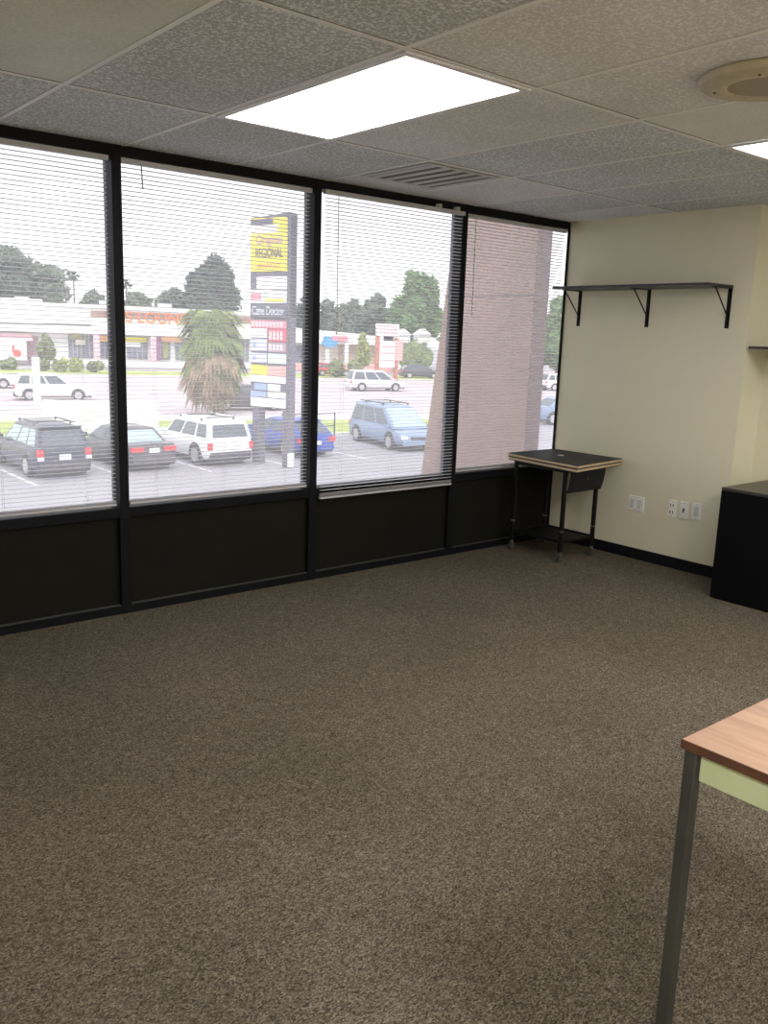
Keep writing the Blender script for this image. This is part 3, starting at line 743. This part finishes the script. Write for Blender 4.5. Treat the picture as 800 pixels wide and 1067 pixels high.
MB().box(.03 * SW, .30 * SW, -.036, 0, 5.58, 5.80).build('sign_mark', M['spink'], wp2)
MB().box(.40 * SW, .90 * SW, -.036, 0, 5.52, 5.62).build('sign_mark', M['byellow'], wp2)
MB().box(.38 * SW, .46 * SW, -.036, 0, 5.66, 5.82).build('sign_mark', M['textgrey'], wp2)
dp = panel(.02, .95, 5.02, 5.42, 'sdark')
ptext(dp, 'Cane Doctor', .48, 5.22, .40, .84, 'textgrey')
rows = [
 (4.35, 4.62, [(0, .94, 'spink')]),
 (4.02, 4.33, [(0, .44, 'swhite')]), (3.90, 4.33, [(.46, .94, 'sred')]),
 (3.56, 3.98, [(0, .44, 'slilac')]), (3.53, 3.87, [(.46, .94, 'smauve')]),
 (3.14, 3.48, [(0, .44, 'slilac'), (.46, .94, 'sgreen')]),
 (2.72, 3.06, [(0, .46, 'byellow'), (.46, .94, 'ssalmon')]),
 (2.46, 2.70, [(0, .94, 'swhite')]),
 (2.18, 2.42, [(.10, .44, 'sblue'), (.46, .80, 'swhite')]),
 (1.94, 2.14, [(0, .44, 'sblue'), (.46, .94, 'swhite')]),
 (1.60, 1.91, [(0, .46, 'swhite'), (.46, .94, 'swhite')]),
]
LB = 1.60
# rescale rows so that the grid runs from the measured bottom to the measured top
def rz_(z): return 2.02 + (z - 1.60) * (4.92 - 2.02) / (4.62 - 1.60)
for z0, z1, cells_ in rows:
    for x0, x1, mt in cells_:
        pn = panel(x0 + .01, x1, rz_(z0), rz_(z1), mt, y=.0)
        if mt in ('spink', 'sred', 'smauve'):
            n = 9 if mt == 'spink' else 4
            for k in range(n):
                a = x0 + .05 + (x1 - x0 - .1) * k / n
                MB().box(a * SW, (a + .55 * (x1 - x0 - .1) / n) * SW, -.006, .002, rz_(z0) + .07, rz_(z1) - .07).build('sign_mark', M['swhite'], pn)
        if mt == 'slilac':
            MB().box((x0 + .06) * SW, (x0 + .16) * SW, -.006, .002, rz_(z0) + .1, rz_(z1) - .1).build('sign_mark', M['sblue'], pn)

# ------------------------------------------------------------------ other objects by the road
wb = thing('blank_signboard', 'blank white board on the grass behind the dark SUV and sedan', 'signboard', (8.632, 30.6, G0), -.50)
MB().box(-2.3, 2.25, -.04, .04, .22, 1.56).build('board', M['concwhite'], wb)
for x in (-2.0, 0, 2.0): MB().box(x - .05, x + .05, .04, .14, 0, 1.5).build('post', M['concwhite'], wb)
tp = thing('marker_post', 'slim white post in front of the white crossover', 'post', (11.0, 45.8, G0))
MB().box(-.18, .18, -.15, .15, 0, 2.75).build('pole', M['bwhite'], tp, bevel=.03)
MB().box(-.3, .3, -.25, .25, 0, .12).build('base', M['kerb'], tp, bevel=.02)
rl = thing('railing', 'thin black metal railing left of the grey blue minivan', 'railing', (17.2, 26.9, G0))
for x in (-2.2, -.9, .55): MB().tube((x, 0, 0), (x, 0, 1.15), .035, n=8).build('post', M['trimblk'], rl)
for z in (1.1, .55): MB().tube((-2.2, 0, z), (.55, 0, z), .02, n=8).build('rail', M['trimblk'], rl)
up = thing('utility_pole', 'pale slim pole right of the pylon sign', 'pole', (34.26, 53.40, G0))
MB().tube((0, 0, 0), (0, 0, 7.0), .11, .08, n=10).build('pole', M['kerb'], up)
MB().box(-.8, .1, -.05, .05, 6.8, 6.95).build('lamp_arm', M['kerb'], up)

# ------------------------------------------------------------------ strip mall across the road
bl = thing('shop_building', 'long low white shop building with red letters across the road', 'building', (34, 97, G0), -.314)
def bp(nm, x0, x1, y0, y1, z0, z1, mt, par=bl, bevel=0): return MB().box(x0, x1, y0, y1, z0, z1).build(nm, M[mt], par, bevel=bevel)
bp('wall', -40, 22.5, 1.4, 9, 0, 6.3, 'bwhite')
bp('roof_band', -5, 22.8, -.2, 9.3, 6.55, 7.0, 'bwhite')
bp('roof_edge', -5, 22.8, -.3, 0, 6.35, 6.55, 'bgrey')
bp('parapet', -40, -5, -.3, 1.4, 4.7, 7.35, 'bwhite')
bp('roof_edge', -40, -5, -.5, -.3, 4.55, 4.72, 'bgrey')
bp('fascia', -5, .1, -.3, 1.4, 4.75, 6.35, 'bwhite')
bp('roof_edge', -5, .1, -.45, -.3, 4.5, 4.62, 'bgrey')
bp('canopy', -40, .1, -.4, 1.4, 3.72, 4.5, 'bwhite')
fb = bp('fascia_board', .1, 22.5, -.3, 1.4, 5.2, 6.35, 'bbrown')
bp('fascia_stripe', .1, 22.5, -.36, -.3, 5.05, 5.55, 'bcream')
bp('canopy', .1, 22.5, -.4, 1.4, 3.72, 5.1, 'bwhite')
bp('awning', -14, -6.3, -.8, 1.4, 3.0, 3.5, 'smauve')
bp('awning', -14, -6.2, -1.0, 1.4, 2.7, 3.0, 'bpink')
bp('sign_board', -14, -6.9, -1.2, 0, .5, 2.7, 'swhite')
MB().tube((-7.9, -1.25, 1.3), (-7.9, -1.2, 1.3), .42, n=16).build('sign_mark', M['bred'], bl)
bp('sign_mark', -8.4, -8.15, -1.25, -1.2, 1.4, 2.2, 'bred')
bp('doorway', -6.8, -5.6, 1.2, 1.4, .0, 3.2, 'smauve')
for x0, x1 in ((-2.35, -.5), (-.45, .35), (1.2, 3.6), (4.2, 6.6), (8.2, 9.3), (9.9, 11.6), (12.4, 15.4), (16, 19)):
    o = bp('shop_window', x0, x1, 1.2, 1.42, .9, 3.55, 'bshop')
    n = max(1, int((x1 - x0) / .6))
    for k in range(1, n + 1):
        xx = x0 + (x1 - x0) * k / (n + 1)
        bp('glazing_bar', xx - .05, xx + .05, 1.12, 1.2, .9, 3.55, 'bgrey', o)
bp('sign_panel', -2.2, -.7, 1.0, 1.2, 3.0, 3.55, 'leaf_bush')
bp('sign_panel', -1.6, -.5, 1.0, 1.2, 2.4, 2.95, 'bcream')
bp('sign_panel', .9, 3.2, .6, 1.2, 2.85, 3.6, 'bamber')
bp('column', .35, 1.0, -.3, .3, 0, 3.72, 'bpink'); bp('column', 6.8, 7.45, -.3, .3, 0, 3.72, 'bpink')
bp('column', 7.5, 8.05, .2, .6, 0.8, 3.72, 'bpurple')
bp('sign_panel', 4.1, 6.5, 1.0, 1.2, 2.9, 3.45, 'byellow'); bp('sign_panel', 4.0, 5.8, 1.0, 1.2, 2.3, 2.85, 'swhite')
bp('sign_panel', 8.2, 10.6, .6, 1.2, 3.0, 3.7, 'bamber'); bp('sign_panel', 8.4, 9.0, 1.0, 1.2, 1.0, 2.9, 'leaf_bush')
bp('low_wall', -4, 12.6, -1.6, -1.3, 0, .75, 'bwhite')
bp('kerb_step', -4, 12.6, -2.2, -1.6, 0, .25, 'kerb')
for xx in (1.5, 8.5, -8): bp('roof_unit', xx, xx + 1.6, 5, 6.4, 6.3, 7.7, 'bgrey')
text_mesh('lettering', "'S LOUNGE", 1.75, M['borange'], bl, Matrix.Translation((8.0, -.42, 5.72)) @ R90, 8.6, .05)

b2 = thing('shop_building', 'white shop with a blue and red sign right of the pylon sign', 'building', (34, 97, G0), -.314)
bp('wall', 23.5, 36.5, 1.6, 8, 0, 4.6, 'bcream', b2)
MB().prism([(23.5, 3.4), (23.5, 5.3), (36.5, 4.55), (36.5, 3.4)], 'y', -.4, 1.6).build('fascia', M['bwhite'], b2)
bp('wall_panel', 31, 36.5, 1.3, 1.6, .0, 3.4, 'btan', b2); bp('shop_window', 24.2, 27.4, 1.3, 1.6, .6, 3.0, 'bshop', b2)
for xx in (28.6, 31.2, 35.6): bp('column', xx, xx + .5, -.4, .1, 0, 3.4, 'bwhite', b2)
bp('low_wall', 24, 37, -2.4, -2.1, 0, 1.0, 'ssalmon', b2)
sg = MB().prism([(27.9, 3.3), (28.4, 4.35), (30.2, 4.2), (29.9, 3.1), (28.8, 2.9)], 'y', -.8, -.5).build('sign_blue', M['bblue'], b2)
MB().prism([(29.3, 4.4), (29.3, 3.85), (31.4, 3.75), (31.4, 4.4)], 'y', -.85, -.55).build('sign_red', M['spink'], b2)

bs = thing('brick_sign', 'brick pillared sign with two white panels across the road', 'sign', (50.91, 63.36, G0), -.35)
for x in (-1.15, .85): MB().box(x, x + .35, -.2, .2, 0, 4.4 if x > 0 else 5.4).build('pillar', M['brick'], bs)
MB().box(-1.2, 1.2, -.25, .25, 0, .6).build('base', M['brick'], bs)
for z0, z1, a in ((4.55, 5.75, 1.15), (1.5, 4.1, .8)):
    o = MB().box(-a, a, -.3, .3, z0, z1).build('sign_panel', M['swhite'], bs, bevel=.03)
    for q in (.28, .55, .8):
        for k in range(5): MB().box(-a * .8 + k * a * .34, -a * .8 + k * a * .34 + a * .24, -.33, -.3, z0 + (z1 - z0) * q - .1, z0 + (z1 - z0) * q + .1).build('sign_mark', M['ssalmon'], o)
MB().box(.85, 1.6, -.3, .3, 2.2, 4.2).build('side_panel', M['ssalmon'], bs)

for i, (hx, hy, hw, hh) in enumerate([(73.12, 86.48, 0.85, 4.83), (75.16, 84.68, 0.85, 4.92)]):
    h = thing('house', ['white gabled house under the bright green tree', 'white gabled house nearest the stucco fin, under the trees'][i], 'house', (hx, hy, G0), -.5)
    MB().box(-hw, hw, 0, 3, 0, hh).build('wall', M['bwhite'], h)
    MB().prism([(-hw - .2, hh), (hw + .2, hh), (0, hh + .8)], 'y', -.3, 3).build('roof', M['bwhite'], h)
    MB().box(-hw * .5, hw * .5, -.05, 0, hh * .5, hh * .8).build('window', M['bshop'], h)

# ------------------------------------------------------------------ plants
def foliage(par, name, clumps, n, size, mt, seed=1, flat=.5):
    rg = random.Random(seed); m_ = MB()
    tot = sum(c[3] * c[4] for c in clumps)
    for (cx, cy, cz, rx, rz) in clumps:
        # inner mass
        k = max(8, int(n * rx * rz / tot))
        vs = []
        for a in range(7):
            for b in range(10):
                th = PI * (a + .5) / 7; ph = 2 * PI * b / 10
                q = .80 * rg.uniform(.86, 1.05)
                vs.append((cx + rx * q * math.sin(th) * math.cos(ph), cy + rx * q * math.sin(th) * math.sin(ph), cz + rz * q * math.cos(th)))
        fs = [(a * 10 + b, a * 10 + (b + 1) % 10, (a + 1) * 10 + (b + 1) % 10, (a + 1) * 10 + b) for a in range(6) for b in range(10)] + [tuple(range(10)), tuple(range(60, 70))]
        m_.add(vs, fs)
        for _ in range(k):
            u = rg.uniform(-1, 1); ph = rg.uniform(0, 2 * PI); s_ = math.sqrt(1 - u * u); q = rg.uniform(.78, 1.06)
            c = Vector((cx + rx * q * s_ * math.cos(ph), cy + rx * q * s_ * math.sin(ph), cz + rz * q * u))
            a = Vector((rg.uniform(-1, 1), rg.uniform(-1, 1), rg.uniform(-1, 1))).normalized(); b = a.orthogonal().normalized()
            sz = size * rg.uniform(.5, 1.3)
            m_.add([c - a * sz, c + b * sz * .6, c + a * sz, c - b * sz * .6], [(0, 1, 2, 3)])
    return m_.build(name, M[mt], par)
def tree(label, x, y, z0, z1, w, mt, seed, n=1500, leaf=.5, cat='tree', group=None, name='tree', crown=.25):
    r = thing(name, label, cat, (x, y, G0), 0, group)
    rg = random.Random(seed); h = z1 - G0; base = max(.5, z0 - G0)
    cl_ = []
    R = w / 2
    hh = h - base
    for k in range(14):
        t = rg.uniform(-.85, .95); a = rg.uniform(0, 2 * PI); rr = R * rg.uniform(.25, .74) * math.sqrt(1 - t * t * .85)
        zc = base + hh * (.48 + .36 * t)
        cl_.append((rr * math.cos(a), rr * math.sin(a), zc, R * rg.uniform(.22, .40), hh * rg.uniform(.12, .2)))
    cl_.append((0, 0, base + hh * .45, R * .66, hh * .40))
    for k in (-1, 1): cl_.append((k * R * rg.uniform(.5, .64) * .86, -k * R * .3, base + hh * rg.uniform(.3, .45), R * .36, hh * rg.uniform(.2, .3)))
    q = rg.uniform(-.25, .3); cl_.append((q * R, 0, base + hh * .84, R * .30, hh * .16))
    foliage(r, 'foliage', cl_, n, leaf, mt, seed)
    MB().tube((0, 0, 0), (R * .03, 0, base + hh * .3), max(.06, R * .07), max(.04, R * .04), n=8).build('trunk', M['bark'], r)
    return r
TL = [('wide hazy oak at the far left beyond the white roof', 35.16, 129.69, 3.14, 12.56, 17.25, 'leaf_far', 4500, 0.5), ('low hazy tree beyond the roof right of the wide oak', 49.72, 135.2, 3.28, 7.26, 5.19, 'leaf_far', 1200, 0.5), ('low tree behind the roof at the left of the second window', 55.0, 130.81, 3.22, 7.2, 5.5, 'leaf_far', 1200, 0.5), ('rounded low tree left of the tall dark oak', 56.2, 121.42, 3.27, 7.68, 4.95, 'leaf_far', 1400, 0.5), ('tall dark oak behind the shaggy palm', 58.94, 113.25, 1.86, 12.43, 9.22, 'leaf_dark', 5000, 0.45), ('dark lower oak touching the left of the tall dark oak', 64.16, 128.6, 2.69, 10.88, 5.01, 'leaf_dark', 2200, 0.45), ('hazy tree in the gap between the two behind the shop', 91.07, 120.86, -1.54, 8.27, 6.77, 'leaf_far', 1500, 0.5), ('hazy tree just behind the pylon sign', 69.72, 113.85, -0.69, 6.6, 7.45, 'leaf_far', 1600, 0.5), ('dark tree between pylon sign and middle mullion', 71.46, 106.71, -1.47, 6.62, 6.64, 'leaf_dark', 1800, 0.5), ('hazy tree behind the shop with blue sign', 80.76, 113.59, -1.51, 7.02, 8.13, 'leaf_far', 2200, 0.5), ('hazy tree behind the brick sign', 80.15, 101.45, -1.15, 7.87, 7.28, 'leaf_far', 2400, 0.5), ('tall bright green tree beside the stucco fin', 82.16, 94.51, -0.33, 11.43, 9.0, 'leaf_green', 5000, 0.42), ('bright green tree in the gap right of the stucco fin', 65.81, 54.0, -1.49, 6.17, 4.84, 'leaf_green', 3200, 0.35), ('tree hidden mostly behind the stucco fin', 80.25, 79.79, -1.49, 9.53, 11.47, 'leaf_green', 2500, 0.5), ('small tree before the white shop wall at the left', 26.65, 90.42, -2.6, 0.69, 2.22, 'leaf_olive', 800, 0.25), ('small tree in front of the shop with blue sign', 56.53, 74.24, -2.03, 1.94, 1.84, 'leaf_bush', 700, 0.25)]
for i, (lb, x, y, z0, z1, w, mt, n, leaf) in enumerate(TL): tree(lb, x, y, z0, z1, w, mt, 20 + i, n, leaf, group='trees across the road')
def bush(label, x, y, w, h, mt, seed, grp='bushes along the far shop front'):
    r = thing('bush', label, 'bush', (x, y, G0), 0, grp)
    rg = random.Random(seed)
    foliage(r, 'foliage', [(rg.uniform(-.3, .3) * w, rg.uniform(-.3, .3) * w, h * rg.uniform(.35, .6), w * .35, h * .4) for _ in range(5)], 420, .22, mt, seed)
    MB().tube((0, 0, 0), (0, 0, h * .5), .06, n=6).build('stem', M['bark'], r)
for i, (lb, x, y, w, h, mt) in enumerate([('low bush at the far left of the shop front', 21.66, 86.76, 1.52, 1.29, 'leaf_olive'), ('round bush behind the white post', 24.38, 84.85, 1.33, 1.21, 'leaf_olive'), ('yellow green bush before the white wall', 25.41, 82.91, 1.23, 1.39, 'leaf_bush'), ('yellow green bush below the shop windows', 27.26, 83.31, 1.44, 1.39, 'leaf_bush'), ('trimmed bush right of the yellow green bushes', 28.69, 82.22, 1.25, 1.17, 'leaf_olive'), ('bush at the foot of the shop with blue sign', 51.3, 71.95, 1.86, 2.0, 'leaf_olive'), ('leafy shrubs below the white gabled houses', 68.9, 79.54, 4.36, 4.5, 'leaf_olive'), ('grey green bush beside the brick sign base', 52.32, 69.92, 1.63, 2.1, 'leaf_olive')]): bush(lb, x, y, w, h, mt, 60 + i)

def far_palm(label, x, y, ztop):
    r = thing('palm_tree', label, 'palm', (x, y, G0), 0)
    h = ztop - G0
    MB().tube((0, 0, 0), (0, 0, h - 1.2), .16, .12, n=8).build('trunk', M['bark'], r)
    m_ = MB(); rg = random.Random(int(x))
    for k in range(26):
        a = 2 * PI * k / 26 + rg.uniform(-.1, .1); el = rg.uniform(-.9, 1.2); l = 1.15
        d_ = Vector((math.cos(a) * math.cos(el), math.sin(a) * math.cos(el), math.sin(el))); s_ = Vector((-math.sin(a), math.cos(a), 0)) * .22
        c = Vector((0, 0, h - 1.2)); p1_ = c + d_ * l * .6; p2_ = c + d_ * l - Vector((0, 0, .3))
        m_.quad(c, p1_ + s_, p2_, p1_ - s_)
    m_.build('fronds', M['leaf_dark'], r)
far_palm('thin distant palm above the roof seen through the leftmost window', 46.9, 136.3, 10.52)
far_palm('thin distant palm above the roof at the left of the second window', 54.3, 133.3, 9.61)

# shaggy palm
pm = thing('shaggy_palm', 'shaggy palm with drooping green and dead brown fronds left of the pylon sign', 'palm', (17.9, 38.3, G0))
MB().tube((.35, 0, 0), (.25, 0, 1.4), .30, .30, n=14).tube((.25, 0, 1.4), (.0, 0, 4.2), .30, .26, n=14).build('trunk', M['bark'], pm, smooth=50)
def frond_set(nm, n, mt, el0, el1, seed, rmul=1., zc=3.9, droop=1.5, ln=(1.7, 2.3)):
    rg = random.Random(seed); m_ = MB()
    for k in range(n):
        a = rg.uniform(0, 2 * PI); el = rg.uniform(el0, el1); l = rg.uniform(*ln) * rmul
        pts = []
        p_ = Vector((0, 0, zc + rg.uniform(-.5, .4))); e = el
        for s_ in range(7):
            pts.append(p_.copy())
            d_ = Vector((math.cos(a) * math.cos(e), math.sin(a) * math.cos(e), math.sin(e)))
            p_ += d_ * l / 6; e = max(-PI / 2 + .06, e - droop / 6)
        side = Vector((-math.sin(a), math.cos(a), 0))
        # fan: several narrow leaflets spreading from the middle of the stalk
        for q in range(9):
            t = (q - 4) / 4
            w = side * t * l * .34
            b0_ = pts[2]; tip = pts[5] + (pts[6] - pts[5]) * (1 - abs(t) * .6) + w + Vector((0, 0, -.25 * abs(t) * l - rg.uniform(0, .25)))
            md = (b0_ + tip) / 2 + Vector((0, 0, .12 * l)) + w * .25
            nrm = side * .05 * l
            m_.quad(b0_, md + nrm, tip, md - nrm)
        m_.add([pts[0] - side * .03, pts[0] + side * .03, pts[2] + side * .02, pts[2] - side * .02], [(0, 1, 2, 3)])
    return m_.build(nm, M[mt], pm)
frond_set('green_fronds', 110, 'frond', -.4, 1.45, 5, zc=4.6, droop=2.0, ln=(1.7, 2.5))
frond_set('green_fronds', 80, 'frond', -1.0, .5, 15, zc=3.8, droop=1.5, ln=(1.7, 2.5))
frond_set('dead_fronds', 90, 'deadfrond', -1.1, .1, 6, zc=3.3, droop=1.1, ln=(1.7, 2.7))
frond_set('green_fronds', 40, 'frond', -1.3, -.2, 25, zc=2.9, droop=1.0, ln=(1.5, 2.3))
frond_set('dead_fronds', 50, 'deadfrond', -1.4, -.5, 7, zc=2.9, droop=.6, ln=(1.2, 2.1))

# ------------------------------------------------------------------ sky and sun
wd = bpy.data.worlds.new('overcast'); sc.world = wd; wd.use_nodes = True
nt = wd.node_tree; bg = nt.nodes['Background']
tc = nd(nt, 'ShaderNodeTexCoord'); no = nd(nt, 'ShaderNodeTexNoise'); no.inputs['Scale'].default_value = 2.2; no.inputs['Detail'].default_value = 4
mp = nd(nt, 'ShaderNodeMapping'); mp.inputs['Scale'].default_value = (1, 1, 2.5)
nt.links.new(tc.outputs['Generated'], mp.inputs['Vector']); nt.links.new(mp.outputs['Vector'], no.inputs['Vector'])
r = nd(nt, 'ShaderNodeValToRGB'); r.color_ramp.elements[0].position = .35; r.color_ramp.elements[1].position = .65
r.color_ramp.elements[0].color = (.86, .88, .95, 1); r.color_ramp.elements[1].color = (1, 1, 1, 1)
nt.links.new(no.outputs['Fac'], r.inputs['Fac']); nt.links.new(r.outputs['Color'], bg.inputs['Color'])
bg.inputs['Strength'].default_value = 1.38
su = bpy.data.lights.new('sun', 'SUN'); su.energy = 1.1; su.angle = math.radians(25); su.color = (1, .97, .92)
so = bpy.data.objects.new('sun', su); COL.objects.link(so)
so.rotation_euler = (math.radians(38), math.radians(-28), 0)

# ------------------------------------------------------------------ camera
cd = bpy.data.cameras.new('camera'); co = bpy.data.objects.new('camera', cd); COL.objects.link(co)
cd.sensor_fit = 'HORIZONTAL'; cd.sensor_width = 36; cd.lens = 40.7869; cd.clip_end = 1000; cd.clip_start = .05
R_ = (0.770945, -0.636015, 0.033587); U_ = (0.100348, 0.173374, 0.979730); F_ = (0.628946, 0.751948, -0.197485)
co.matrix_world = Matrix(((R_[0], U_[0], -F_[0], -5.3255), (R_[1], U_[1], -F_[1], -4.332), (R_[2], U_[2], -F_[2], 1.5123), (0, 0, 0, 1)))
sc.camera = co
sc.view_settings.view_transform = 'Standard'
sc.view_settings.look = 'None'
sc.view_settings.exposure = .43
sc.cycles.max_bounces = 10
sc.cycles.transparent_max_bounces = 24
sc.cycles.diffuse_bounces = 5
sc.cycles.sample_clamp_indirect = 6
